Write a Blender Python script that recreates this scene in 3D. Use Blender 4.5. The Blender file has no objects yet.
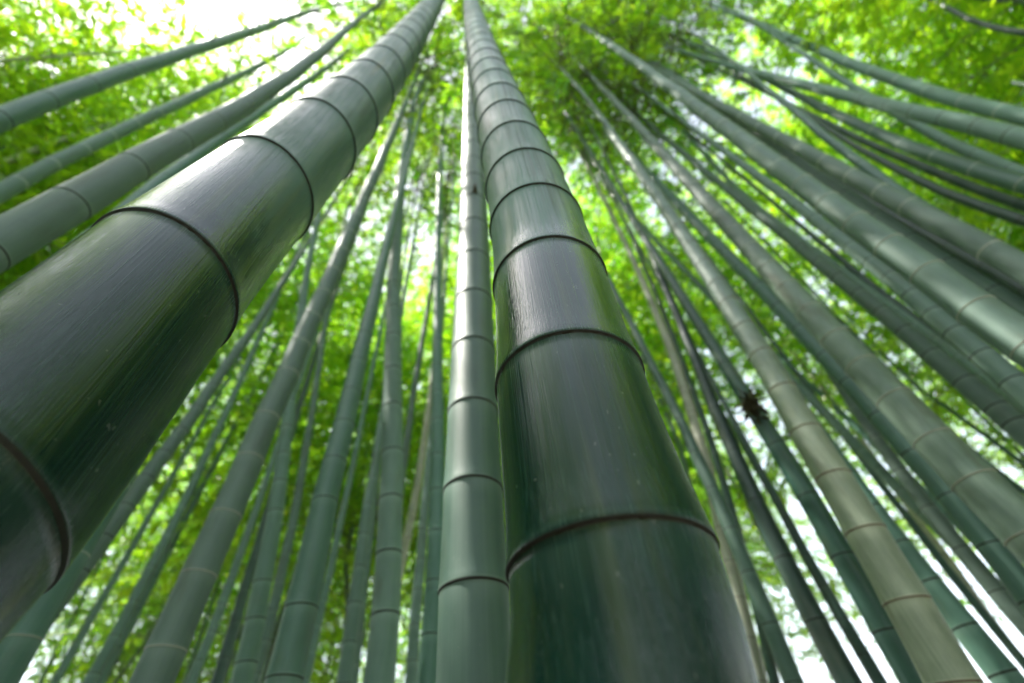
import bpy, math, random
import numpy as np

# ------------------------------------------------------------------ set-up
scene = bpy.context.scene
col = scene.collection
W, H, F = 1024, 683, 455.0            # the photograph's frame and its focal length in pixels (16 mm on 36 mm)
CX, CY = W / 2, H / 2
VP = (466.0, -48.0)                   # where the vertical culms meet: the zenith
EYE = np.array([0.0, 0.0, 1.25])

# camera axes from the zenith
zc = np.array([(VP[0] - CX) / F, -(VP[1] - CY) / F, 1.0]); zc /= np.linalg.norm(zc)
fw = np.array([0, 0, 1.0])
yc = fw - fw.dot(zc) * zc; yc /= np.linalg.norm(yc)
xc = np.cross(zc, yc)                 # cam coords here are left-handed (x right, y up, z forward)
xc = -xc if xc[0] < 0 else xc
RW = np.array([xc, yc, zc])           # cam -> world


def ray(u, v):
    return RW @ np.array([(u - CX) / F, -(v - CY) / F, 1.0])


def proj(p):
    q = RW.T @ (np.asarray(p) - EYE)
    if q[2] < 0.02:
        return None
    return CX + F * q[0] / q[2], CY - F * q[1] / q[2], q[2]


# ------------------------------------------------------------------ node helpers
def new_mat(name):
    m = bpy.data.materials.new(name)
    m.use_nodes = True
    nt = m.node_tree
    nt.nodes.clear()
    return m, nt


class NT:
    def __init__(s, nt):
        s.nt = nt

    def n(s, t, **kw):
        o = s.nt.nodes.new(t)
        for k, v in kw.items():
            setattr(o, k, v)
        return o

    def l(s, a, b):
        s.nt.links.new(a, b)

    def val(s, sock, v):
        if hasattr(v, 'is_output'):
            s.l(v, sock)
        else:
            sock.default_value = v

    def math(s, op, a, b=0.0, c=0.0, clamp=False):
        o = s.n('ShaderNodeMath', operation=op, use_clamp=clamp)
        s.val(o.inputs[0], a); s.val(o.inputs[1], b); s.val(o.inputs[2], c)
        return o.outputs[0]

    def mix(s, f, a, b, blend='MIX'):
        o = s.n('ShaderNodeMix', data_type='RGBA', blend_type=blend)
        s.val(o.inputs[0], f)
        s.val(o.inputs[6], a if hasattr(a, 'is_output') else (*a, 1))
        s.val(o.inputs[7], b if hasattr(b, 'is_output') else (*b, 1))
        return o.outputs[2]

    def noise(s, vec, scale, detail=3.0, rough=0.55, mapping=None):
        if mapping:
            mp = s.n('ShaderNodeMapping')
            mp.inputs['Scale'].default_value = mapping
            s.l(vec, mp.inputs['Vector'])
            vec = mp.outputs[0]
        o = s.n('ShaderNodeTexNoise')
        s.l(vec, o.inputs['Vector'])
        o.inputs['Scale'].default_value = scale
        o.inputs['Detail'].default_value = detail
        o.inputs['Roughness'].default_value = rough
        return o.outputs['Fac']

    def ramp(s, f, lo, hi):
        o = s.n('ShaderNodeMapRange', clamp=True)
        o.interpolation_type = 'SMOOTHSTEP'
        s.val(o.inputs[0], f)
        o.inputs[1].default_value = lo; o.inputs[2].default_value = hi
        return o.outputs[0]

    def attr(s, name):
        return s.n('ShaderNodeAttribute', attribute_name=name).outputs['Fac']


def stem_material(name, base, wax, wax_amt, rlo, rhi, polish=None, yellow=0.0, brown=0.0, mottle=0.5,
                  dirt=0.3, scratch=0.15, lit_below=None):
    """bamboo skin: glossy green under a waxy bloom that hands have rubbed off low down"""
    m, nt = new_mat(name)
    g = NT(nt)
    tc = g.n('ShaderNodeTexCoord')
    info = g.n('ShaderNodeObjectInfo')
    off = g.n('ShaderNodeVectorMath', operation='MULTIPLY_ADD')
    comb = g.n('ShaderNodeCombineXYZ')
    for i in range(3):
        g.l(info.outputs['Random'], comb.inputs[i])
    g.l(comb.outputs[0], off.inputs[0])
    off.inputs[1].default_value = (13.0, 7.0, 31.0)
    g.l(tc.outputs['Object'], off.inputs[2])
    vec = off.outputs[0]
    streak = g.noise(vec, 1.0, 4, 0.6, (170, 170, 1.2))
    fine = g.noise(vec, 1.0, 3, 0.6, (900, 900, 1.3))
    broad = g.noise(vec, 1.0, 3, 0.55, (16, 16, 5.0))
    cloud = g.noise(vec, 1.0, 5, 0.6, (30, 30, 22))
    above = g.attr('above'); below = g.attr('below')
    w = g.math('MULTIPLY_ADD', g.math('SUBTRACT', broad, 0.5), mottle * 1.7, wax_amt)
    w = g.math('MULTIPLY_ADD', g.math('SUBTRACT', streak, 0.5), mottle * 1.5, w)
    if not polish:
        w = g.math('MULTIPLY_ADD', g.math('SUBTRACT', fine, 0.5), mottle * 1.1, w)
    w = g.math('MULTIPLY_ADD', g.math('SUBTRACT', cloud, 0.5), mottle * 0.8, w)
    if polish:                                   # rubbed below polish[0], untouched bloom above polish[1]
        sep = g.n('ShaderNodeSeparateXYZ')
        g.l(tc.outputs['Object'], sep.inputs[0])
        zz = g.math('MULTIPLY_ADD', g.math('SUBTRACT', broad, 0.5), 0.3, sep.outputs[2])
        hi = g.ramp(zz, polish[0], polish[1])
        w = g.math('MULTIPLY_ADD', g.math('SUBTRACT', hi, 0.66), 1.1, w)
        w = g.math('MULTIPLY_ADD', g.ramp(fine, 0.50, 0.70), 0.17, g.math('MAXIMUM', w, 0.0))   # hairline scratches in the skin
    # powder collects just under and just over each node
    nb = g.math('MULTIPLY', g.math('SUBTRACT', 1.0, g.ramp(below, 0.0, 0.045)), 0.14 if polish else 0.34)
    na = g.math('MULTIPLY', g.math('SUBTRACT', 1.0, g.ramp(above, 0.002, 0.007)), 0.15 if polish else 0.40)
    w = g.math('ADD', w, g.math('ADD', nb, na), clamp=True)
    c = g.mix(w, base, wax)
    if yellow:
        y = g.ramp(g.noise(vec, 1.0, 2, 0.5, (34, 34, 2.0)), 0.56, 0.74)
        c = g.mix(g.math('MULTIPLY', y, yellow), c, (0.17, 0.19, 0.025))
    if brown:
        b = g.ramp(g.noise(vec, 1.0, 4, 0.6, (19, 19, 3.0)), 0.48, 0.66)
        b = g.math('MULTIPLY', b, g.ramp(streak, 0.3, 0.62))
        c = g.mix(g.math('MULTIPLY', b, brown), c, (0.028, 0.048, 0.009))
    if lit_below:                                     # sunlit paleness painted low down, green skin higher up
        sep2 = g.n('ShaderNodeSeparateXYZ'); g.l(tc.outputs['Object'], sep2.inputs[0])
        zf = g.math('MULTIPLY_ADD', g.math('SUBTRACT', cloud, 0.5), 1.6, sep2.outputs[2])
        c = g.mix(g.ramp(zf, lit_below[0], lit_below[1]), c, g.mix(w, (0.05, 0.092, 0.075), (0.19, 0.25, 0.22)))
    sp = g.ramp(g.noise(vec, 1.0, 2, 0.5, (190, 190, 120)), 0.70, 0.76)
    c = g.mix(g.math('MULTIPLY', sp, 0.22), c, (0.30, 0.33, 0.28))
    bl = g.ramp(g.noise(vec, 1.0, 4, 0.65, (14, 14, 3.5)), 0.52, 0.72)
    c = g.mix(g.math('MULTIPLY', bl, dirt), c, (0.085, 0.085, 0.045))
    d = g.ramp(g.noise(vec, 1.0, 6, 0.7, (60, 60, 18)), 0.60, 0.78)
    c = g.mix(g.math('MULTIPLY', d, dirt), c, (0.035, 0.045, 0.03))
    br = g.math('MULTIPLY_ADD', info.outputs['Random'], 0.5, 0.78)
    hs = g.n('ShaderNodeHueSaturation')
    g.l(c, hs.inputs['Color']); g.l(br, hs.inputs['Value'])
    g.l(g.math('MULTIPLY_ADD', info.outputs['Random'], 0.25, 0.95), hs.inputs['Saturation'])
    p = g.n('ShaderNodeBsdfPrincipled')
    g.l(hs.outputs[0], p.inputs['Base Color'])
    r = g.n('ShaderNodeMapRange'); g.l(w, r.inputs[0])
    r.inputs[3].default_value = rlo; r.inputs[4].default_value = rhi
    rr = g.math('MULTIPLY_ADD', g.math('SUBTRACT', fine, 0.5), 0.34, r.outputs[0], clamp=True)
    g.l(rr, p.inputs['Roughness'])
    p.inputs['IOR'].default_value = 1.5
    hgt = g.math('ADD', g.math('MULTIPLY', fine, 0.5), g.math('MULTIPLY', streak, 0.6))
    bp = g.n('ShaderNodeBump')
    bp.inputs['Strength'].default_value = scratch
    bp.inputs['Distance'].default_value = 0.0012
    g.l(hgt, bp.inputs['Height']); g.l(bp.outputs[0], p.inputs['Normal'])
    out = g.n('ShaderNodeOutputMaterial')
    g.l(p.outputs[0], out.inputs[0])
    return m


def simple_mat(name, color, rough, vary=0.35, scale=60):
    m, nt = new_mat(name)
    g = NT(nt)
    tc = g.n('ShaderNodeTexCoord')
    f = g.noise(tc.outputs['Object'], scale, 4, 0.6)
    c = g.mix(f, tuple(x * (1 - vary) for x in color), tuple(x * (1 + vary) for x in color))
    p = g.n('ShaderNodeBsdfPrincipled')
    g.l(c, p.inputs['Base Color'])
    p.inputs['Roughness'].default_value = rough
    out = g.n('ShaderNodeOutputMaterial')
    g.l(p.outputs[0], out.inputs[0])
    return m


def leaf_material(name, refl, trans):
    m, nt = new_mat(name)
    g = NT(nt)
    info = g.n('ShaderNodeObjectInfo')
    rnd = g.attr('tint')                          # each leaf's own age: fresh yellow green to deep green
    v = g.math('MULTIPLY_ADD', g.math('SUBTRACT', info.outputs['Random'], 0.5), 0.5, rnd, clamp=True)
    c1 = g.mix(v, tuple(x * y for x, y in zip(refl, (0.55, 0.75, 0.8))), tuple(x * y for x, y in zip(refl, (1.5, 1.2, 0.9))))
    c2 = g.mix(v, tuple(x * y for x, y in zip(trans, (0.45, 0.72, 0.7))), tuple(x * y for x, y in zip(trans, (1.35, 1.12, 1.0))))
    p = g.n('ShaderNodeBsdfPrincipled')
    g.l(c1, p.inputs['Base Color'])
    p.inputs['Roughness'].default_value = 0.45
    t = g.n('ShaderNodeBsdfTranslucent')
    g.l(c2, t.inputs['Color'])
    a = g.n('ShaderNodeAddShader')
    g.l(p.outputs[0], a.inputs[0]); g.l(t.outputs[0], a.inputs[1])
    out = g.n('ShaderNodeOutputMaterial')
    g.l(a.outputs[0], out.inputs[0])
    return m


MAT = {
    'polish': stem_material('polished green bamboo skin', (0.004, 0.028, 0.021), (0.098, 0.208, 0.165), 0.34, 0.10, 0.66,
                            polish=(1.50, 1.80), yellow=0.3, brown=0.65, mottle=0.42, dirt=0.10, scratch=0.5),
    'polish_high': stem_material('polished dark green bamboo skin', (0.004, 0.028, 0.021), (0.098, 0.208, 0.165), 0.34, 0.10, 0.66,
                            polish=(1.55, 1.95), yellow=0.5, brown=0.5, mottle=0.42, dirt=0.10, scratch=0.5),
    'bloom': stem_material('waxy grey green bamboo skin', (0.046, 0.105, 0.082), (0.195, 0.285, 0.240), 0.55, 0.55, 0.68,
                           mottle=0.3, dirt=0.3),
    'green': stem_material('deep teal green bamboo skin', (0.028, 0.085, 0.062), (0.140, 0.225, 0.185), 0.42, 0.42, 0.6,
                           mottle=0.28, dirt=0.2),
    'dark': stem_material('dark green bamboo skin', (0.012, 0.042, 0.030), (0.060, 0.108, 0.092), 0.4, 0.30, 0.5,
                          mottle=0.4, dirt=0.4),  # deep green, with the shade on these culms put into the colour
    'pale': stem_material('pale weathered and sunlit bamboo skin', (0.21, 0.24, 0.18), (0.44, 0.44, 0.36), 0.5, 0.45, 0.6,
                          mottle=0.5, dirt=0.5),  # weathered skin; its paleness also paints the sunlight on the whitish canes
    'lit_low_soft': stem_material('grey bamboo skin sunlit low down', (0.070, 0.125, 0.095), (0.225, 0.305, 0.245), 0.55, 0.5, 0.65,
                          mottle=0.55, dirt=0.5, lit_below=(2.4, 3.6)),  # weaker painted sunlight on the lower stem
    'lit_low': stem_material('cream bamboo skin sunlit low down', (0.095, 0.14, 0.095), (0.32, 0.36, 0.275), 0.55, 0.45, 0.6,
                          mottle=0.55, dirt=0.5, lit_below=(1.9, 3.0)),  # cream low end is sunlight painted into the colour
    'ring_dark': simple_mat('dark sheath scar', (0.016, 0.020, 0.017), 0.75, 0.6, 220),
    'ring_pale': simple_mat('powdery node line', (0.50, 0.54, 0.48), 0.7, 0.3, 160),
    'ring_red': simple_mat('reddish sheath scar', (0.13, 0.060, 0.040), 0.65, 0.3, 160),
    'twig': simple_mat('olive twig bark', (0.09, 0.105, 0.035), 0.6, 0.3, 20),
    'leaf': leaf_material('bamboo leaf', (0.062, 0.110, 0.012), (0.29, 0.475, 0.011)),
    'blocker_leaf': leaf_material('dark blocker leaf', (0.030, 0.060, 0.014), (0.045, 0.085, 0.010)),  # dark leaves of the added unseen mass, to keep reflections dark
    'dead': simple_mat('dry brown leaf', (0.055, 0.050, 0.022), 0.8, 0.5, 20),
}

# ground: leaf litter
m, nt = new_mat('leaf litter ground')
g = NT(nt)
tc = g.n('ShaderNodeTexCoord')
f1 = g.noise(tc.outputs['Object'], 1.2, 6, 0.65)
f2 = g.noise(tc.outputs['Object'], 45, 5, 0.7)
c = g.mix(g.ramp(f2, 0.3, 0.7), (0.045, 0.030, 0.016), (0.20, 0.145, 0.085))
c = g.mix(g.math('MULTIPLY', g.ramp(f1, 0.5, 0.7), 0.5), c, (0.045, 0.07, 0.02))
p = g.n('ShaderNodeBsdfPrincipled'); p.inputs['Roughness'].default_value = 0.9
g.l(c, p.inputs['Base Color'])
bp = g.n('ShaderNodeBump'); bp.inputs['Distance'].default_value = 0.03
g.l(f2, bp.inputs['Height']); g.l(bp.outputs[0], p.inputs['Normal'])
out = g.n('ShaderNodeOutputMaterial'); g.l(p.outputs[0], out.inputs[0])
MAT['ground'] = m


# ------------------------------------------------------------------ mesh helpers
def mesh_obj(name, verts, faces, mats, parent=None, mat_idx=None, attrs=None, smooth=True):
    me = bpy.data.meshes.new(name)
    me.from_pydata([tuple(v) for v in verts], [], faces)
    for mm in mats:
        me.materials.append(mm)
    if mat_idx is not None:
        me.polygons.foreach_set('material_index', mat_idx)
    me.polygons.foreach_set('use_smooth', [smooth] * len(me.polygons))
    if attrs:
        for k, vals in attrs.items():
            a = me.attributes.new(k, 'FLOAT', 'POINT')
            a.data.foreach_set('value', np.asarray(vals, dtype=np.float32))
    me.update()
    o = bpy.data.objects.new(name, me)
    col.objects.link(o)
    if parent:
        o.parent = parent
    return o


def frame_of(T):
    T = T / np.linalg.norm(T)
    X = np.array([1.0, 0, 0]); X = X - T * T.dot(X); X /= np.linalg.norm(X)
    return T, X, np.cross(T, X)


def loft(path, radii, seg, cap=True, slant=None):
    """verts, faces of a tube through path (Nx3) with radii"""
    path = np.asarray(path); N = len(path)
    T = np.gradient(path, axis=0)
    ang = np.linspace(0, 2 * math.pi, seg, endpoint=False)
    V = []
    for i in range(N):
        t, X, Y = frame_of(T[i])
        V.append(path[i] + radii[i] * (np.cos(ang)[:, None] * X + np.sin(ang)[:, None] * Y))
    if slant is not None:
        V = [v + UP * ((v - c) @ slant)[:, None] for v, c in zip(V, path)]
    V = np.concatenate(V)
    Fs = []
    for i in range(N - 1):
        a = i * seg
        for j in range(seg):
            k = (j + 1) % seg
            Fs.append((a + j, a + k, a + seg + k, a + seg + j))
    if cap:
        Fs.append(tuple(range(seg - 1, -1, -1)))
        Fs.append(tuple((N - 1) * seg + j for j in range(seg)))
    return V, Fs


# ------------------------------------------------------------------ crowns
ARCH_L, ARCH_X = 6.2, 1.0


def arch(s):
    return np.array([ARCH_X * s ** 2.8, 0.0, ARCH_L * (s - 0.10 * s ** 3)])


def rot_about(v, axis, a):
    c, s = math.cos(a), math.sin(a)
    return v * c + np.cross(axis, v) * s + axis * axis.dot(v) * (1 - c)


UP = np.array([0, 0, 1.0])


def make_crown(seed, dens=1.0):
    """leaf mesh and branch mesh of one crown, in the crown's own space"""
    rg = np.random.default_rng(seed)
    LV, LF, tint = [], [], []
    BV, BF = [], []

    def bar(p, q, r0, r1):
        t, X, Y = frame_of(q - p)
        b = len(BV)
        for c0, rr in ((p, r0), (q, r1)):
            for k in range(3):
                a = 2.0944 * k
                BV.append(c0 + rr * (math.cos(a) * X + math.sin(a) * Y))
        for k in range(3):
            j = (k + 1) % 3
            BF.append((b + k, b + j, b + 3 + j, b + 3 + k))

    def leaf(p, d, L, w, tn):
        d = d / np.linalg.norm(d)
        sd = np.cross(d, UP)
        n = np.linalg.norm(sd)
        sd = np.array([1.0, 0, 0]) if n < 1e-3 else sd / n
        sd = rot_about(sd, d, rg.normal(0, 0.5))
        up = np.cross(sd, d)
        b = len(LV)
        LV.extend([p, p + d * L * .38 + sd * w * .5 - up * w * .12, p + d * L - UP * L * .22, p + d * L * .38 - sd * w * .5 - up * w * .12])
        LF.append((b, b + 1, b + 2)); LF.append((b, b + 2, b + 3))
        tint.extend([tn] * 4)

    n = 25
    for i in range(24):
        bar(arch(i / 24), arch((i + 1) / 24), 0.004, 0.004)
    for i in range(6):
        bar(np.array([0, 0, -0.27 * (i + 1)]), np.array([0, 0, -0.27 * i]), 0.004, 0.004)
    for i in range(-6, n):
        s = (i + 0.2) / n
        base = arch(s) if s > 0 else np.array([0, 0, ARCH_L * s])
        az0 = i * math.pi + rg.normal(0, 0.5)
        for side in (0, 1, 2):
            if rg.random() > (0.35 if i < 0 else 0.97 if side < 2 else 0.35 if dens < 0.5 else 0.55):
                continue
            az = az0 + (side - 0.5) * 1.25 + rg.normal(0, 0.35)
            Lb = (1.95 - 1.3 * max(0, s)) * rg.uniform(0.6, 1.15)
            out = np.array([math.cos(az), math.sin(az), 0])
            d = out + UP * rg.uniform(0.35, 0.9); d /= np.linalg.norm(d)
            pts = [base]
            m = max(4, int(Lb / 0.16))
            for k in range(m):
                d = d - UP * (0.075 + 0.10 * k / m) + rg.normal(0, 0.05, 3)
                d /= np.linalg.norm(d)
                pts.append(pts[-1] + d * Lb / m)
            for k in range(m):
                bar(pts[k], pts[k + 1], 0.006 * (1 - k / m) + .0015, 0.006 * (1 - (k + 1) / m) + .0015)
            shade = rg.normal(0, 0.16)
            for k in range(1, m + 1):
                if rg.random() > (dens if i >= 0 else 0.12) or (i < 0 and k < m // 2):
                    continue
                p = pts[k]; dd = pts[k] - pts[k - 1]; dd /= np.linalg.norm(dd)
                sgn = 1 if k % 2 else -1
                h = rot_about(dd, UP, sgn * rg.uniform(0.5, 1.1)); h[2] -= rg.uniform(0.0, 0.35)
                h /= np.linalg.norm(h)
                Ls = rg.uniform(0.18, 0.42)
                q = p + h * Ls
                bar(p, q, 0.0022, 0.001)
                for cc in (0.45, 0.75, 1.0):
                    r = p + (q - p) * cc
                    for e in range(rg.integers(4, 7)):
                        ld = rot_about(h, UP, rg.uniform(-1.1, 1.1))
                        ld[2] -= rg.uniform(-0.05, 0.6)
                        leaf(r + rg.normal(0, 0.02, 3), ld, rg.uniform(0.095, 0.17), rg.uniform(0.022, 0.036),
                             min(1, max(0, 0.45 + shade + rg.normal(0, 0.2))))
    return LV, LF, tint, BV, BF


CROWNS = []
for sd in range(9):
    LV, LF, tn, BV, BF = make_crown(40 + sd, 0.95 if sd < 5 else 0.17)
    ml = bpy.data.meshes.new('leafy_crown'); ml.from_pydata([tuple(v) for v in LV], [], LF)
    ml.materials.append(MAT['leaf'])
    a = ml.attributes.new('tint', 'FLOAT', 'POINT'); a.data.foreach_set('value', np.asarray(tn, dtype=np.float32))
    mb = bpy.data.meshes.new('branch_spray'); mb.from_pydata([tuple(v) for v in BV], [], BF)
    mb.materials.append(MAT['twig'])
    CROWNS.append((ml, mb))
    print('crown leaves', len(LF) // 2)


def add_crown(root, loc, yaw, k, sc=1.0):
    c = bpy.data.objects.new('leafy_crown', CROWNS[k][0]); col.objects.link(c)
    c.parent = root; c.location = loc; c.rotation_euler = (0, 0, yaw); c.scale = (sc, sc, sc)
    b = bpy.data.objects.new('branch_spray', CROWNS[k][1]); col.objects.link(b)
    b.parent = c
    return c


# ------------------------------------------------------------------ culms measured in the photograph
CULMS = []


def culm(key, mat, ring, d, label, pts, nodes=None, deg=2, zb=None, yaw=None):
    CULMS.append(dict(key=key, mat=mat, ring=ring, d=d, label=label, pts=pts, nodes=nodes, deg=deg, zb=zb, yaw=yaw))


GROUP = 'bamboo culms standing close around the viewer'
# (u, v, width) down the axis of each culm
culm('A', 'polish_high', 'dark', 0.135, 'thickest culm, polished dark green, slanting up from the left edge and curving near its top',
     [(-50, 495, 270), (62, 388, 218), (179, 278, 168), (268, 180, 120), (327, 130, 85), (372, 97, 63), (400, 55, 45), (415, 28, 33), (428, 0, 24)],
     [(30, 465), (203, 248), (290, 160), (342, 118), (370, 95), (388, 75), (402, 60), (410, 46)], deg=4)
culm('M', 'polish', 'dark', 0.130, 'thick glossy green culm in sharp focus with brown streaks, rising from the bottom edge',
     [(628, 683, 250), (615, 600, 225), (601, 515, 201), (580, 430, 164), (558, 332, 124), (537, 238, 90), (523, 185, 72),
      (515, 150, 60), (501, 100, 41), (484, 50, 27), (462, 0, 16)],
     [(608, 517), (557, 334), (536, 240), (522, 187), (514, 151), (506, 123), (500, 101)], deg=4)
culm('M2', 'green', 'dark', 0.105, 'straight teal culm with a small dry bud, close beside the sharpest thick culm',
     [(476, 683, 73), (474, 585, 68), (473, 477, 58), (473, 401, 48), (474, 341, 43), (474, 290, 37), (473, 220, 31), (473, 160, 25), (472, 100, 18)],
     [(474, 577), (474, 475), (474, 397), (475, 336), (475, 288), (476, 249), (476, 217), (476, 193)])
culm('L2', 'bloom', 'dark', 0.105, 'grey green culm with thin dark rings just above the thickest culm, hooked at its top',
     [(0, 243, 55), (80, 197, 44), (143, 163, 36), (190, 137, 29), (248, 102, 20), (290, 77, 15), (320, 54, 12), (338, 36, 9)],
     [(10, 253), (84, 199), (147, 165), (192, 139), (223, 118), (250, 102), (272, 92)], deg=4)
culm('L3', 'green', 'dark', 0.085, 'narrow culm half hidden between the hooked culm and the thickest culm',
     [(130, 207, 18), (175, 170, 15), (220, 140, 13), (283, 97, 10), (343, 62, 7)])
culm('L4', 'bloom', 'pale', 0.085, 'thin smooth grey culm crossing the bright gap under the top left leaves',
     [(0, 192, 20), (60, 162, 18), (110, 133, 15), (180, 105, 11), (245, 72, 8), (300, 43, 5)])
culm('L5', 'green', 'dark', 0.095, 'uppermost ringed culm at the left, ending at the top edge beside the bright sky gap',
     [(0, 120, 25), (60, 97, 24), (135, 68, 19), (190, 52, 14), (250, 32, 10), (340, 0, 6)],
     [(9, 116), (56, 98), (99, 84), (136, 71), (163, 61), (189, 53)])
culm('L6', 'dark', 'dark', 0.04, 'very thin dark cane in the leaves at the top left corner',
     [(0, 69, 4), (35, 58, 3.5), (100, 36, 3)])
culm('L7', 'pale', 'dark', 0.05, 'thin pale cane showing briefly above the thin smooth grey culm',
     [(60, 158, 6), (130, 122, 6), (178, 92, 5), (215, 70, 4)])
culm('B1', 'bloom', 'pale', 0.105, 'grey green culm with pale powdery rings, leaning right below the thickest culm',
     [(155, 683, 46), (197, 580, 36), (215, 530, 32), (250, 455, 27), (290, 375, 22), (330, 285, 17), (365, 200, 12), (388, 135, 8)],
     [(172, 645), (207, 570), (238, 511), (262, 455), (281, 414), (297, 370)])
culm('B2', 'bloom', 'dark', 0.09, 'slim ringed culm running along the underside of the thickest culm',
     [(80, 570, 25), (125, 505, 20), (165, 455, 15), (197, 411, 12), (230, 361, 9), (267, 305, 7), (310, 240, 5)],
     [(57, 612), (83, 567), (107, 533), (129, 503)])
culm('B3', 'green', 'pale', 0.095, 'dark teal culm mostly hidden in the lower left corner behind the thickest culm',
     [(6, 668, 44), (60, 575, 34), (118, 478, 24)])
culm('B4', 'bloom', 'dark', 0.06, 'thin pale cane, first of two in the yellow leaves at the lower left',
     [(53, 683, 9), (90, 625, 8), (123, 558, 7), (153, 515, 6), (183, 455, 5), (222, 390, 4)])
culm('B5', 'bloom', 'dark', 0.07, 'thin grey cane, second of two in the yellow leaves at the lower left',
     [(90, 683, 14), (127, 612, 12), (160, 548, 10), (182, 505, 8), (212, 445, 7), (253, 355, 6), (277, 295, 5)])
culm('B6', 'bloom', 'dark', 0.06, 'thin sunlit cane just behind the culm with pale powdery rings',
     [(192, 683, 11), (215, 620, 10), (243, 549, 8), (262, 492, 7), (280, 440, 6)])
culm('B8', 'green', 'dark', 0.075, 'narrow dark ringed culm left of the mottled grey culm near the bottom',
     [(217, 683, 13), (233, 630, 12), (247, 580, 11), (265, 525, 9), (280, 470, 8)])
culm('B7', 'bloom', 'dark', 0.085, 'mottled grey culm with bold dark rings behind the culm with pale rings',
     [(242, 683, 24), (258, 600, 20), (271, 530, 16), (284, 455, 12), (304, 318, 9), (313, 228, 6)],
     [(246, 660), (254, 616), (259, 578), (271, 507)])
culm('B9', 'bloom', 'dark', 0.065, 'thin shiny cane between the mottled grey culm and the dark green ringed culm',
     [(257, 668, 12), (277, 595, 10), (297, 500, 9), (317, 374, 7), (329, 308, 5), (338, 250, 4)])
culm('B10', 'green', 'dark', 0.105, 'dark green culm with evenly spaced dark rings left of the straight grey one',
     [(283, 683, 43), (300, 602, 34), (314, 545, 29), (329, 495, 24), (345, 428, 20), (362, 341, 15), (374, 295, 12), (392, 228, 8)],
     [(284, 674), (300, 602), (325, 495), (335, 455), (343, 418)])
culm('B11', 'bloom', 'pale', 0.05, 'pale thin cane along the edge of the dark green ringed culm',
     [(305, 683, 9), (318, 620, 8), (334, 555, 7), (352, 470, 6), (366, 400, 5)])
culm('K1', 'bloom', 'dark', 0.095, 'straight grey culm with fine dark rings between the dark green culm and teal culm',
     [(380, 683, 33), (386, 548, 27), (389, 455, 22), (394, 365, 17), (400, 281, 13), (404, 200, 10), (404, 100, 7)],
     [(384, 610), (386, 548), (389, 493), (389, 446), (391, 401), (394, 365), (396, 332), (399, 305), (400, 281)])
culm('J1', 'bloom', 'dark', 0.07, 'narrow mottled culm just left of the straight grey culm near the bottom',
     [(345, 683, 16), (354, 610, 14), (363, 540, 12), (374, 470, 9), (384, 410, 7)])
culm('J2', 'bloom', 'pale', 0.055, 'slender pale culm hugging the left side of the straight grey culm',
     [(352, 683, 11), (361, 610, 10), (370, 530, 8), (379, 450, 6), (388, 380, 5)])
culm('J3', 'green', 'dark', 0.085, 'slender ringed green culm directly left of the teal culm with the bud',
     [(429, 683, 24), (433, 560, 17), (437, 455, 14), (439, 328, 9), (442, 228, 6), (438, 135, 4)],
     [(431, 632), (433, 578), (434, 528), (435, 487), (437, 452), (437, 417)])
culm('J4', 'pale', 'dark', 0.06, 'whitish thin cane between the straight grey culm and the slender ringed one',
     [(402, 560, 9), (414, 505, 8), (422, 455, 7), (430, 400, 6), (436, 340, 5)])
culm('J5', 'bloom', 'dark', 0.06, 'thin grey cane leaning right across the gap beside the straight grey culm',
     [(398, 520, 9), (405, 428, 7), (415, 390, 6), (422, 355, 6), (430, 305, 5), (434, 260, 4)])
culm('J6', 'bloom', 'dark', 0.06, 'pale cane at the bottom left of the slender ringed green culm',
     [(411, 683, 13), (416, 610, 11), (423, 530, 9), (430, 450, 7)])
culm('R1', 'bloom', 'pale', 0.105, 'thick smooth culm with a white sunlit top, running to the right edge',
     [(1024, 345, 48), (977, 308, 42), (937, 276, 38), (891, 248, 33), (857, 225, 28), (817, 193, 24), (740, 143, 19), (690, 108, 15), (640, 66, 9), (597, 27, 6)],
     [(1018, 345), (966, 305), (919, 268), (879, 243)])
culm('R2', 'green', 'dark', 0.09, 'slimmer culm lying against the upper side of the thick white topped culm',
     [(1024, 316, 26), (950, 262, 22), (884, 220, 18), (817, 178, 14), (767, 143, 12), (717, 108, 10), (682, 84, 9), (648, 54, 7)])
culm('R3', 'bloom', 'pale', 0.10, 'broad olive green culm with pale rings, third from the right edge top group',
     [(1024, 268, 30), (984, 248, 27), (917, 212, 24), (871, 187, 21), (827, 163, 17), (767, 130, 14), (714, 103, 9)],
     [(982, 248), (902, 204), (874, 190), (846, 174)])
culm('R13', 'dark', 'dark', 0.09, 'shadowed dark culm below the broad olive green one',
     [(1024, 290, 20), (984, 268, 18), (940, 243, 16), (897, 217, 13), (821, 173, 9)])
culm('R4', 'bloom', 'dark', 0.095, 'light grey ringed culm sweeping to the upper right edge, its tip pale',
     [(1024, 138, 24), (971, 126, 21), (937, 117, 19), (884, 105, 16), (817, 88, 12), (751, 72, 8), (704, 58, 5)],
     [(1004, 133), (971, 124), (939, 115), (911, 107)])
culm('R5', 'bloom', 'pale', 0.09, 'green culm with one sunlit patch above the light grey ringed culm',
     [(1024, 118, 20), (971, 103, 17), (917, 87, 15), (844, 62, 12), (777, 32, 8), (704, 0, 5)])
culm('R6', 'dark', 'dark', 0.05, 'thin dark cane alone in the top right corner leaves',
     [(1024, 33, 9), (977, 22, 7), (941, 4, 5)])
culm('R8', 'bloom', 'dark', 0.075, 'narrow culm with pale patches just below the light grey ringed culm',
     [(1024, 175, 17), (967, 150, 14), (917, 125, 11), (861, 92, 8), (817, 65, 6), (784, 40, 5)])
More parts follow.
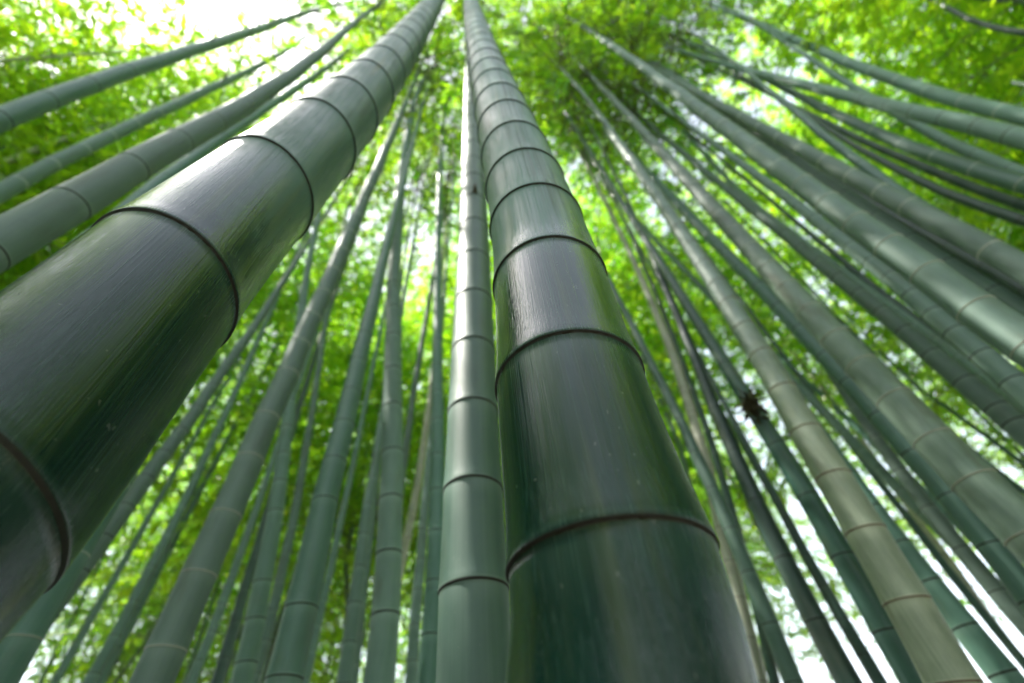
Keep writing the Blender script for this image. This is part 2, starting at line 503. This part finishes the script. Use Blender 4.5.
culm('R9', 'green', 'pale', 0.09, 'teal shaded culm between the patchy narrow culm and the dark pair',
     [(1024, 186, 22), (984, 170, 20), (934, 155, 17), (884, 137, 14), (834, 115, 10), (794, 92, 7)])
culm('R10', 'dark', 'dark', 0.06, 'upper of two near black green canes at the right',
     [(1024, 207, 13), (967, 183, 12), (901, 157, 9), (851, 138, 8), (811, 113, 6)])
culm('R11', 'dark', 'dark', 0.06, 'lower of two near black green canes at the right',
     [(1024, 222, 14), (967, 200, 12), (917, 180, 9), (871, 155, 8), (827, 128, 6)])
culm('R12', 'green', 'dark', 0.07, 'teal cane crossing steeply behind the broad olive green culm',
     [(940, 218, 17), (897, 190, 14), (851, 157, 12), (817, 130, 9), (784, 100, 7), (751, 77, 5)])
culm('R14', 'bloom', 'dark', 0.09, 'grey culm just below the thick white topped culm at the right edge',
     [(1024, 392, 28), (984, 358, 26), (917, 298, 21), (871, 261, 18), (821, 225, 12), (767, 187, 9), (717, 143, 7)],
     [(1008, 378), (977, 351), (951, 327), (930, 308), (908, 290)])
culm('R16', 'dark', 'dark', 0.06, 'thin dark culm lying along a ringed grey culm at the right edge',
     [(1024, 408, 13), (967, 361, 12), (917, 323, 10), (871, 283, 8), (830, 250, 6)])
culm('R15', 'bloom', 'dark', 0.09, 'ringed grey green culm with the thin dark culm along its upper side',
     [(1024, 430, 25), (991, 405, 24), (951, 372, 22), (901, 331, 20), (861, 295, 17), (817, 258, 14), (774, 226, 12), (714, 180, 8)],
     [(1010, 420), (991, 405), (959, 378), (928, 350), (899, 328), (876, 309), (855, 290)])
culm('R17', 'lit_low_soft', 'pale', 0.115, 'thick pale ringed culm crossing over a thinner dark one at the lower right',
     [(1024, 523, 50), (937, 455, 45), (924, 428, 42), (891, 395, 37), (857, 361, 32), (807, 305, 26), (767, 265, 21), (731, 228, 17), (682, 178, 12), (640, 127, 9), (602, 88, 6)],
     [(1011, 535), (968, 475), (931, 431), (891, 391), (861, 356), (836, 328), (811, 301)])
culm('R18', 'green', 'dark', 0.090, 'dark ringed culm with one bright sunlit patch, passing under the thick pale ringed culm',
     [(1024, 590, 27), (945, 490, 23), (911, 450, 21), (871, 408, 20), (824, 355, 18), (757, 288, 16), (720, 248, 14), (690, 215, 12)],
     [(846, 377), (820, 353), (797, 325), (775, 304)])
culm('R19', 'lit_low', 'red', 0.115, 'cream coloured sunlit culm with thin reddish rings at the lower right',
     [(944, 668, 52), (911, 615, 47), (884, 562, 43), (851, 505, 38), (821, 455, 33), (781, 388, 27), (757, 351, 24), (737, 321, 21), (711, 278, 19), (684, 238, 16), (662, 193, 13), (619, 147, 9)],
     [(959, 679), (904, 597), (864, 525), (832, 470), (801, 425), (776, 385), (756, 350), (739, 323), (726, 298), (716, 278)])
culm('R20', 'dark', 'dark', 0.095, 'dark green culm in shadow right beside the cream coloured culm',
     [(917, 683, 35), (877, 612, 31), (851, 568, 28), (817, 512, 22), (781, 455, 16), (745, 395, 11)])
culm('R21', 'dark', 'dark', 0.095, 'broad dark culm with a small sunlit notch, below the dangling dead leaf bundle',
     [(847, 683, 32), (814, 615, 28), (787, 565, 22), (767, 522, 17), (744, 472, 13), (727, 455, 10), (697, 351, 7), (662, 278, 6), (642, 238, 5)])
culm('R22', 'green', 'dark', 0.085, 'grey green culm nearest to the right side of the sharpest thick culm',
     [(794, 683, 22), (784, 662, 21), (761, 612, 18), (744, 555, 15), (724, 505, 12), (700, 455, 10), (665, 400, 8), (626, 325, 7), (590, 235, 5)])
culm('R23', 'dark', 'dark', 0.055, 'very dark thin cane against the grey green culm near the sharpest culm',
     [(774, 683, 11), (757, 602, 10), (734, 522, 9), (721, 475, 8), (705, 425, 7)])
culm('R24', 'dark', 'dark', 0.06, 'thin dark cane between the broad dark culm and the shadowed one',
     [(871, 668, 15), (834, 605, 13), (807, 555, 11), (774, 498, 8), (752, 455, 6)])
culm('R35', 'pale', 'dark', 0.06, 'pale whitish cane against the dark leaves just right of the sharpest thick culm',
     [(712, 490, 11), (697, 430, 11), (682, 375, 10), (659, 328, 9), (645, 290, 7), (630, 250, 5)])
culm('R25', 'green', 'dark', 0.095, 'teal shaded culm behind the right side of the cream coloured culm',
     [(1004, 675, 32), (961, 625, 28), (924, 578, 25), (884, 522, 22), (841, 465, 18), (806, 416, 15)],
     [(1000, 672), (961, 625), (924, 580)])
culm('R26', 'dark', 'dark', 0.045, 'single thin black looking cane against white sky at the lower right',
     [(1024, 662, 10), (977, 608, 9), (937, 555, 8), (897, 505, 8), (861, 455, 7), (827, 415, 5)])
culm('R27', 'bloom', 'dark', 0.08, 'grey culm with mottled light between the thin black cane and the thick ringed culm',
     [(1024, 626, 22), (1010, 602, 20), (967, 558, 18), (927, 505, 16), (887, 455, 12), (847, 395, 9)])
culm('R29', 'dark', 'dark', 0.045, 'wavy thin dark cane against white sky under the ringed grey green culm',
     [(1024, 492, 7), (977, 455, 7), (931, 415, 6), (905, 388, 5)])
culm('R36', 'bloom', 'dark', 0.045, 'thin pale cane seen between the sharpest culm and the cream culm, high up',
     [(682, 268, 5), (655, 238, 5), (629, 213, 5), (609, 187, 4)])
culm('R37', 'bloom', 'dark', 0.05, 'thin patchy cane below the white topped culm among the leaves',
     [(771, 217, 6), (744, 196, 6), (718, 168, 5), (700, 150, 5)])


def col_segments(w):
    return 96 if w > 150 else 48 if w > 55 else 28 if w > 24 else 16


def px_per_m(p):
    # how many pixels one metre of a culm's width spans at p, across the culm
    e = np.cross(UP, p - EYE); e /= np.linalg.norm(e)
    a = np.array(proj(p)[:2]); b = np.array(proj(p + 1e-4 * e)[:2]); c = np.array(proj(p + 1e-4 * UP)[:2])
    t = (c - a) / np.linalg.norm(c - a)
    d = (b - a) / 1e-4
    return abs(d[0] * t[1] - d[1] * t[0])


def build_culm(C, idx):
    rg = random.Random(idx * 77 + 5)
    pts = C['pts']
    P, Rr, wt = [], [], []
    prev = None
    for (u, v, w) in pts:
        r = ray(u, v)
        if prev is None:
            p = EYE + r
            p = EYE + r * (C['d'] * px_per_m(p) / w)
        else:
            b = prev[:2] - EYE[:2]
            h = r[:2]
            p = EYE + r * (b.dot(h) / h.dot(h))
        q = RW.T @ (p - EYE)
        P.append(p); Rr.append(w / (2 * px_per_m(p))); wt.append(1.0 / q[2])
        prev = p
    P = np.array(P); Rr = np.array(Rr); wt = np.array(wt)
    keep = P[:, 2] < 9.0
    P, Rr, wt = P[keep], Rr[keep], wt[keep]
    z0, z1 = P[0, 2], P[-1, 2]
    # smooth x(z), y(z) through the points, in a coordinate that grows evenly along the picture
    D = np.linalg.norm(P[0, :2] - EYE[:2])
    tau = lambda z: np.arctan((np.asarray(z) - EYE[2]) / D)
    deg = min(C['deg'], len(P) - 1)
    fx = np.polyfit(tau(P[:, 2]), P[:, 0], deg, w=wt)
    fy = np.polyfit(tau(P[:, 2]), P[:, 1], deg, w=wt)
    fr = np.polyfit(P[:, 2], Rr, 1, w=wt * 0 + 1) if len(P) > 2 else [0, Rr.mean()]
    slope = min(-0.0008, max(-0.0075, fr[0]))
    zm = (P[:, 2] * wt).sum() / wt.sum(); rm = (Rr * wt).sum() / wt.sum()
    ex = lambda z: np.array([np.polyval(fx, tau(z)), np.polyval(fy, tau(z))])
    e = 0.01
    s0 = (ex(z0 + e) - ex(z0)) / e
    s1 = (ex(z1) - ex(z1 - e)) / e
    for s in (s0, s1):
        n = np.linalg.norm(s)
        if n > 0.2:
            s *= 0.2 / n

    ph = rg.uniform(0, 6.28); wob = 0.0 if max(p[2] for p in pts) > 60 else 0.0028

    def xy(z):
        q0 = math.floor(z / 0.27); q1 = z / 0.27 - q0          # slight kinks from node to node
        wv = lambda q: np.array([math.sin(2.1 * q + ph + math.sin(5.3 * q)), math.cos(1.7 * q + 2 * ph + math.cos(4.1 * q))])
        return xy0(z) + wob * ((1 - q1) * wv(q0) + q1 * wv(q0 + 1))

    def xy0(z):
        if z < z0:
            return ex(z0) + s0 * (z - z0)
        if z > z1:
            return ex(z1) + s1 * 4.0 * (1 - math.exp(-(z - z1) / 4.0))
        return ex(z)
    rb = lambda z: max(0.3 * rm, rm + slope * (min(z, z1 + 0.4) - zm) - 0.0028 * max(0, z - z1 - 0.4) * (C['d'] / 0.1))
    zb = C['zb'] or max(rg.uniform(6.8, 9.0), z1 + 0.2)
    yaw = C['yaw'] if C['yaw'] is not None else rg.uniform(0, 6.283)
    # nodes
    zn = []
    for (u, v) in (C['nodes'] or []):
        r = ray(u, v); hr = np.linalg.norm(r[:2])
        z = 2.0
        for _ in range(12):
            Dn = np.linalg.norm(xy(z) - EYE[:2]) - rb(z)
            z = EYE[2] + r[2] / hr * Dn
        zn.append(z)
    zn = sorted(zn)
    L0 = 2.05 * C['d'] * rg.uniform(0.92, 1.1)
    if len(zn) >= 3:
        gaps = np.diff(zn)
        gap = float(np.median(gaps))
        zn = [z for i, z in enumerate(zn) if i == 0 or z - zn[i - 1] > 0.35 * gap]
        L0 = min(0.34, max(0.12, gap))
    elif not zn:
        zn = [EYE[2] + rg.uniform(0, L0)]
    else:
        L0 = max(0.12, min(0.34, (zn[-1] - zn[0]) / max(1, len(zn) - 1))) if len(zn) > 1 else L0
    g_ = L0; z = zn[0]
    while z > 0.12:
        z -= g_; g_ = max(0.09, g_ * 0.96)
        if z > 0.03:
            zn.insert(0, z)
    g_ = L0
    while zn[-1] < zb:
        g_ = min(0.36, g_ * 1.035)
        zn.append(zn[-1] + g_ * rg.uniform(0.96, 1.04))
    # axis samples
    base = np.array([*xy(0.0), 0.0])
    wmax = max(p[2] for p in pts)
    seg = col_segments(wmax)
    arch0 = np.array([*xy(zb), zb])
    cy, sy = math.cos(yaw), math.sin(yaw)

    def axis(z):
        if z <= zb:
            return np.array([*xy(z), z])
        s = (z - zb) / ARCH_L
        a = arch(s)
        return arch0 + np.array([a[0] * cy, a[0] * sy, a[2]])

    ztop = zb + ARCH_L
    while zn[-1] < ztop - 0.3:
        zn.append(zn[-1] + 0.36)
    nodes = zn
    spec = [(0.0, 1.0, nodes[0], 0.1, 0)]
    for i, z in enumerate(nodes):
        L = (nodes[i + 1] if i + 1 < len(nodes) else z + 0.3) - z
        k = rb(z) / 0.06
        # offset, radius factor, distance below next node, above this node
        prof = [(-0.010 * k, 1.000), (-0.0022 * k, 1.002), (-0.0018 * k, 1.006), (0.0004 * k, 1.030), (0.0030 * k, 1.032), (0.010 * k, 1.020),
                (0.024 * k, 1.006), (0.25 * L, 0.995), (0.5 * L, 0.992), (0.75 * L, 0.994)]
        if z > zb + 0.5 or wmax < 14:
            prof = [(-0.010 * k, 1.0), (-0.003 * k, 1.02), (0.003 * k, 1.035), (0.012 * k, 1.01), (0.5 * L, 0.992)]
        for off, f in prof:
            if z + off < ztop:
                spec.append((z + off, f, max(0, (z - (z + off)) if off < 0 else L - off), max(0.0, off) if off >= 0 else 0.2, 1 if (-0.0031 * k <= off < 0.0003 * k and not -0.0023 * k < off < -0.0019 * k) else 0))
    spec.append((ztop, 0.5, 0.1, 0.1, 0))
    spec.sort(key=lambda s: s[0])
    sp = [spec[0]]
    for s in spec[1:]:
        if s[0] - sp[-1][0] > 0.0004:
            sp.append(s)
    slant = None
    if C['key'] == 'A':                      # its nodes sit aslant on the stem
        bx_ = base[:2] - EYE[:2]; bx_ /= np.linalg.norm(bx_)
        slant = np.array([-bx_[1], bx_[0], 0.0]) * 0.30
    path, rad = [], []
    for (z, f, b, a, m_) in sp:
        path.append(axis(z) - base)
        if z <= zb:
            r0 = rb(z)
        else:
            s = (z - zb) / ARCH_L
            r0 = rb(zb) * (1 - s) + 0.004 * s
        rad.append(r0 * f)
    V, Fs = loft(path, rad, seg, slant=slant)
    below = np.repeat([s[2] for s in sp], seg); above = np.repeat([s[3] for s in sp], seg)
    # thing
    root = bpy.data.objects.new('bamboo_culm', None); col.objects.link(root)
    root.empty_display_size = 0.2
    root.location = base
    root['label'] = C['label']; root['category'] = 'bamboo'; root['group'] = GROUP
    # which nodes show as parts of their own
    show = []
    for z in nodes:
        if z > zb:
            break
        pr = proj(axis(z))
        if pr and -40 < pr[0] < W + 40 and -40 < pr[1] < H + 60 and F * 2 * rb(z) / pr[2] > 9:
            show.append(z)
    rm_ = MAT['ring_' + C['ring']]
    stemm = MAT[C['mat']]
    midx = np.zeros(len(Fs), dtype=np.int32)
    for i in range(len(sp) - 1):
        if sp[i][4]:
            midx[i * seg:(i + 1) * seg] = 1
    st = mesh_obj('stem', V, Fs, [stemm, MAT['ring_dark'] if C['ring'] == 'pale' else rm_], root, midx, {'below': below, 'above': above})
    for z in show:
        k = rb(z) / 0.06
        kk = k * (0.75 if wmax > 150 else 1.7 if wmax > 40 else 3.2)
        pr_ = [(-0.0022 * kk, 0.990), (-0.0018 * kk, 1.008), (-0.0006 * kk, 1.024), (0.0002 * kk, 1.034), (0.0006 * kk, 1.026)]
        if C['ring'] != 'dark':
            pr_ = [(a * 0.8, b) for a, b in pr_]
        pp = [axis(z + a) - base for a, b in pr_]
        rr = [rb(z) * b for a, b in pr_]
        RV, RF = loft(pp, rr, seg, cap=False, slant=slant)
        if wmax > 150:                           # torn lower edge of the sheath scar
            nr = np.random.default_rng(int(z * 1000))
            for q in range(seg):
                RV[q, 2] += nr.normal(0, 0.0006); RV[seg + q, 2] += nr.normal(0, 0.0005); RV[4 * seg + q, 2] += nr.normal(0, 0.0004)
        mesh_obj('node_ring', RV, RF, [rm_], root)
    sc = min(1.15, max(0.7, C['d'] / 0.1)) if z1 < 8 else 0.8
    add_crown(root, arch0 - base, yaw, rg.randrange(5, 9), 0.8 if C['d'] < 0.08 else 1.0)
    C.update(base=base, axis=axis, rb=rb, nodes_z=nodes, root=root, D=D, zb=zb, z1=z1, tilt=np.linalg.norm(s1))
    print('%-4s D %.2f  z %.2f..%.2f r %.4f slope %.4f L0 %.3f nodes %d seg %d tilt %.2f/%.2f' % (C['key'], D, z0, z1, rm, slope, L0, len(show), seg, np.linalg.norm(s0), np.linalg.norm(s1)))


for i, C in enumerate(CULMS):
    build_culm(C, i)

BY = {C['key']: C for C in CULMS}
# the small dry bud on the teal culm
C = BY['M2']
zs = min(C['nodes_z'], key=lambda z: abs((proj(C['axis'](z)) or (0, 9e9))[1] - 205))
p0 = C['axis'](zs) - C['base']
dirv = EYE[:2] - C['axis'](zs)[:2]; dirv /= np.linalg.norm(dirv)
o3 = np.array([dirv[0], dirv[1], 0]); sd = np.array([dirv[1], -dirv[0], 0]) * -1.0
r = C['rb'](zs)
V, Fs = loft([p0 + o3 * r * 0.7 + sd * r * .1, p0 + o3 * r * 1.1 + sd * r * .15 + UP * .01, p0 + o3 * r * 1.25 + sd * r * .12 + UP * .035, p0 + o3 * r * 1.2 + sd * r * .25 + UP * .08],
             [0.008, 0.010, 0.007, 0.001], 8)
mesh_obj('bud', V, Fs, [MAT['dead']], C['root'])

# a clump of dead leaves and twigs caught on a shadowed culm
C = BY['R20']
zs = min(np.arange(2.0, 4.0, 0.01), key=lambda z: abs((proj(C['axis'](z)) or (0, 9e9))[1] - 412))
pc = C['axis'](zs)
dv = EYE - pc; dv[2] = 0; dv /= np.linalg.norm(dv)
pc = pc + dv * (C['rb'](zs) + 0.03)
lg = np.random.default_rng(3)
V, Fs = [], []
for i in range(110):
    c0 = lg.normal(0, 1, 3) * np.array([0.018, 0.018, 0.03])
    d = lg.normal(0, 1, 3); d[2] -= 0.5; d /= np.linalg.norm(d)
    sd = np.cross(d, lg.normal(0, 1, 3)); sd /= np.linalg.norm(sd)
    L = lg.uniform(0.03, 0.07); w = lg.uniform(0.006, 0.012)
    b = len(V)
    V += [c0, c0 + d * L * .4 + sd * w, c0 + d * L, c0 + d * L * .4 - sd * w]
    Fs.append((b, b + 1, b + 2, b + 3))
bun = bpy.data.objects.new('dead_leaf_bundle', None); col.objects.link(bun)
bun.location = pc; bun['category'] = 'leaf bundle'
bun['label'] = 'small dark tangle of dead leaves caught on a shadowed culm right of the sharpest culm'
mesh_obj('dry_leaf_clump', V, Fs, [MAT['dead']], bun, smooth=False)
tv, tf = [], []
for i in range(9):
    d = lg.normal(0, 1, 3); d /= np.linalg.norm(d)
    a_, f_ = loft([-d * .04, d * .02 + lg.normal(0, .005, 3), d * lg.uniform(.06, .1)], [.0022, .0018, .0008], 5)
    tf += [tuple(k + len(tv) for k in q) for q in f_]; tv += list(a_)
mesh_obj('twig_tangle', tv, tf, [MAT['twig']], bun)

# ------------------------------------------------------------------ culms farther back in the grove
rg = random.Random(11)
PROTO = []
for k in range(4):
    r0 = random.Random(90 + k)
    root = bpy.data.objects.new('bamboo_culm', None); col.objects.link(root)
    zb = (4.2, 5.6, 6.6, 4.8)[k]
    bx, by = r0.uniform(-.5, .5), r0.uniform(-.5, .5)
    nodes = [0.0]
    while nodes[-1] < zb:
        nodes.append(nodes[-1] + 0.16 + 0.14 * min(1, nodes[-1] / 2.5))
    path, rad, idx = [], [], []
    ax = lambda z: np.array([bx * (z / zb) ** 2, by * (z / zb) ** 2, z]) if z <= zb else np.array([bx, by, zb]) + arch((z - zb) / ARCH_L)
    zz = []
    for z in nodes:
        zz += [(z, 1.0, 1), (z + .005, 1.04, 0), (z + .02, 1.0, 0), (z + .1, .99, 0)]
    zz = [q for q in zz if q[0] <= zb] + [(zb + ARCH_L * t, 1.0, 0) for t in (0.1, .25, .4, .6, .8, 1.0)]
    for z, f, m_ in zz:
        path.append(ax(z)); rad.append(f * max(0.004, 0.043 - 0.0030 * z)); idx.append(m_)
    V, Fs = loft(path, rad, 10)
    mi = np.zeros(len(Fs), dtype=np.int32)
    for i in range(len(path) - 1):
        mi[i * 10:(i + 1) * 10] = idx[i]
    n_ = len(path)
    mesh_obj('stem', V, Fs, [MAT[['bloom', 'green', 'bloom', 'pale'][k]], MAT['ring_dark']], root, mi,
             {'below': np.full(n_ * 10, .1), 'above': np.full(n_ * 10, .1)})
    add_crown(root, (bx, by, zb), 0.0, k + 1, 1.05)
    PROTO.append(root)


def copy_tree(o, parent=None):
    c = o.copy(); col.objects.link(c)
    if parent:
        c.parent = parent
    for ch in o.children:
        copy_tree(ch, c)
    return c


taken = [tuple(C['base'][:2]) for C in CULMS]
N_FAR = 248
used = [False] * 4
n = tries = 0
while n < N_FAR and tries < 20000:
    tries += 1
    az = math.radians(rg.uniform(-104, 98) if n > 7 else rg.uniform(-11, 0))
    wide = abs(math.degrees(az)) > 62
    dist = math.sqrt(rg.uniform(5.0 ** 2, 11 ** 2)) if wide else math.sqrt(rg.uniform(4.2 ** 2, 22 ** 2))
    if wide and rg.random() < 0.35:
        continue
    if n <= 7 and not 6 < dist < 12:
        continue
    if 27 < math.degrees(az) < 58 and dist > 9 and rg.random() < 0.82:
        continue
    x, y = dist * math.sin(az), dist * math.cos(az)
    if any((x - a) ** 2 + (y - b) ** 2 < (0.75 if n < 150 else 0.5) ** 2 for a, b in taken):
        continue
    taken.append((x, y))
    k = rg.randrange(4)
    o = PROTO[k]
    if used[k]:
        o = copy_tree(PROTO[k])
    used[k] = True
    o.location = (x, y, 0)
    o.rotation_euler = (rg.gauss(0, .03), rg.gauss(0, .03), rg.uniform(0, 6.283))
    s = rg.uniform(0.85, 1.2)
    o.scale = (s, s, s)
    o['label'] = 'slender blurred bamboo culm with a leafy crown, deep among the far culms'
    o['category'] = 'bamboo'
    o['group'] = 'slender culms far back in the grove'
    n += 1

# the grove behind the viewer
n = 0
while n < 16:
    az = math.radians(rg.uniform(80, 280))
    dist = math.sqrt(rg.uniform(4.5 ** 2, 16 ** 2))
    x, y = dist * math.sin(az), dist * math.cos(az)
    if 160 < math.degrees(az) < 182 or 134 < math.degrees(az) < 149 or any((x - a) ** 2 + (y - b) ** 2 < 0.8 for a, b in taken):  # lanes kept open so sky streaks reflect in the near culms
        continue
    taken.append((x, y))
    o = copy_tree(PROTO[rg.randrange(4)])
    o.location = (x, y, 0); o.rotation_euler = (0, 0, rg.uniform(0, 6.283))
    o['label'] = 'slender blurred bamboo culm with a leafy crown, behind the viewer'
    o['category'] = 'bamboo'; o['group'] = 'culms behind the viewer'
    n += 1

# unseen leaf mass, added behind the viewer to darken the culms' reflections
tg = np.random.default_rng(5)
NL = 130000
ta = tg.uniform(86, 274, NL)
for lo_, hi_ in ((168, 176), (193, 196), (138, 145)):       # gaps shaped to reflect as bright streaks on the near culms
    gone = (ta > lo_) & (ta < hi_)
    ta[gone] = tg.uniform(200, 270, gone.sum())
ta = np.radians(ta); td = np.sqrt(tg.uniform(7 ** 2, 15 ** 2, NL)); tz = tg.uniform(0.1, 11.5, NL)
tz *= 0.75 + 0.25 * np.sin(ta * 9 + td)
cen = np.stack([td * np.sin(ta), td * np.cos(ta), np.abs(tz) + .05], 1)
d1 = tg.normal(0, 1, (NL, 3)); d1[:, 2] -= .4; d1 /= np.linalg.norm(d1, axis=1)[:, None]
d2 = np.cross(d1, tg.normal(0, 1, (NL, 3))); d2 /= np.linalg.norm(d2, axis=1)[:, None]
ln = tg.uniform(.18, .34, NL)[:, None]
TV = np.stack([cen, cen + d1 * ln * .4 + d2 * ln * .16, cen + d1 * ln, cen + d1 * ln * .4 - d2 * ln * .16], 1).reshape(-1, 3)
TF = [(4 * i, 4 * i + 1, 4 * i + 2, 4 * i + 3) for i in range(NL)]
th = mesh_obj('blocker', TV, TF, [MAT['blocker_leaf']], None, None, {'tint': np.repeat(tg.uniform(.1, .6, NL), 4)}, smooth=False)
th['kind'] = 'stuff'; th['label'] = 'unseen dark leafy thicket closing the grove behind the viewer'; th['category'] = 'blocker'

# ------------------------------------------------------------------ ground
N = 40
gv, gf = [], []
xs = np.concatenate([-np.geomspace(900, 2, N // 2), np.linspace(-1.5, 1.5, 5), np.geomspace(2, 900, N // 2)])
for yv in xs:
    for xv in xs:
        gv.append((xv, yv, 0.0))
M_ = len(xs)
for j in range(M_ - 1):
    for i in range(M_ - 1):
        gf.append((j * M_ + i, j * M_ + i + 1, (j + 1) * M_ + i + 1, (j + 1) * M_ + i))
gr = mesh_obj('ground', gv, gf, [MAT['ground']])
gr['kind'] = 'structure'

# ------------------------------------------------------------------ light, sky, camera
SUN_AZ, SUN_EL = math.radians(264), math.radians(64)      # azimuth clockwise from +Y (the viewing direction)
sv = np.array([math.sin(SUN_AZ) * math.cos(SUN_EL), math.cos(SUN_AZ) * math.cos(SUN_EL), math.sin(SUN_EL)])
sl = bpy.data.lights.new('sun', 'SUN'); sl.energy = 4.2; sl.angle = math.radians(0.53); sl.color = (1.0, 0.95, 0.86)
so = bpy.data.objects.new('sun', sl); col.objects.link(so)
from mathutils import Vector, Matrix
so.rotation_euler = Vector(-sv).to_track_quat('-Z', 'Y').to_euler()
world = bpy.data.worlds.new('World'); scene.world = world; world.use_nodes = True
nt = world.node_tree; nt.nodes.clear()
sky = nt.nodes.new('ShaderNodeTexSky'); sky.sky_type = 'NISHITA'; sky.sun_disc = False
sky.sun_elevation = SUN_EL; sky.sun_rotation = SUN_AZ
sky.dust_density = 1.5; sky.ozone_density = 0.3
bg = nt.nodes.new('ShaderNodeBackground'); bg.inputs['Strength'].default_value = 0.14
wo = nt.nodes.new('ShaderNodeOutputWorld')
hz = nt.nodes.new('ShaderNodeHueSaturation'); hz.inputs['Saturation'].default_value = 0.42; hz.inputs['Hue'].default_value = 0.48   # a milky, hazy bright sky
nt.links.new(sky.outputs[0], hz.inputs['Color']); nt.links.new(hz.outputs[0], bg.inputs[0]); nt.links.new(bg.outputs[0], wo.inputs[0])

cam = bpy.data.cameras.new('camera'); co = bpy.data.objects.new('camera', cam); col.objects.link(co)
cam.sensor_width = 36; cam.lens = F * 36 / W
cam.clip_start = 0.01; cam.clip_end = 3000
ex_, ey_, ez_ = RW @ np.array([1, 0, 0]), RW @ np.array([0, 1, 0]), RW @ np.array([0, 0, -1])
co.matrix_world = Matrix(((ex_[0], ey_[0], ez_[0], EYE[0]), (ex_[1], ey_[1], ez_[1], EYE[1]), (ex_[2], ey_[2], ez_[2], EYE[2]), (0, 0, 0, 1)))
cam.dof.use_dof = True
C = BY['M']
pf = C['axis'](1.62)
cam.dof.focus_distance = float((RW.T @ (pf - EYE))[2] - C['rb'](1.62))
print('focus', cam.dof.focus_distance)
cam.dof.aperture_fstop = 3.2
cam.dof.aperture_blades = 0
scene.camera = co

scene.view_settings.view_transform = 'Standard'
scene.view_settings.look = 'None'
scene.view_settings.exposure = 2.2
scene.view_settings.gamma = 1
scene.cycles.use_denoising = True
scene.cycles.max_bounces = 10
scene.cycles.transmission_bounces = 8
scene.cycles.diffuse_bounces = 6
scene.cycles.sample_clamp_indirect = 8
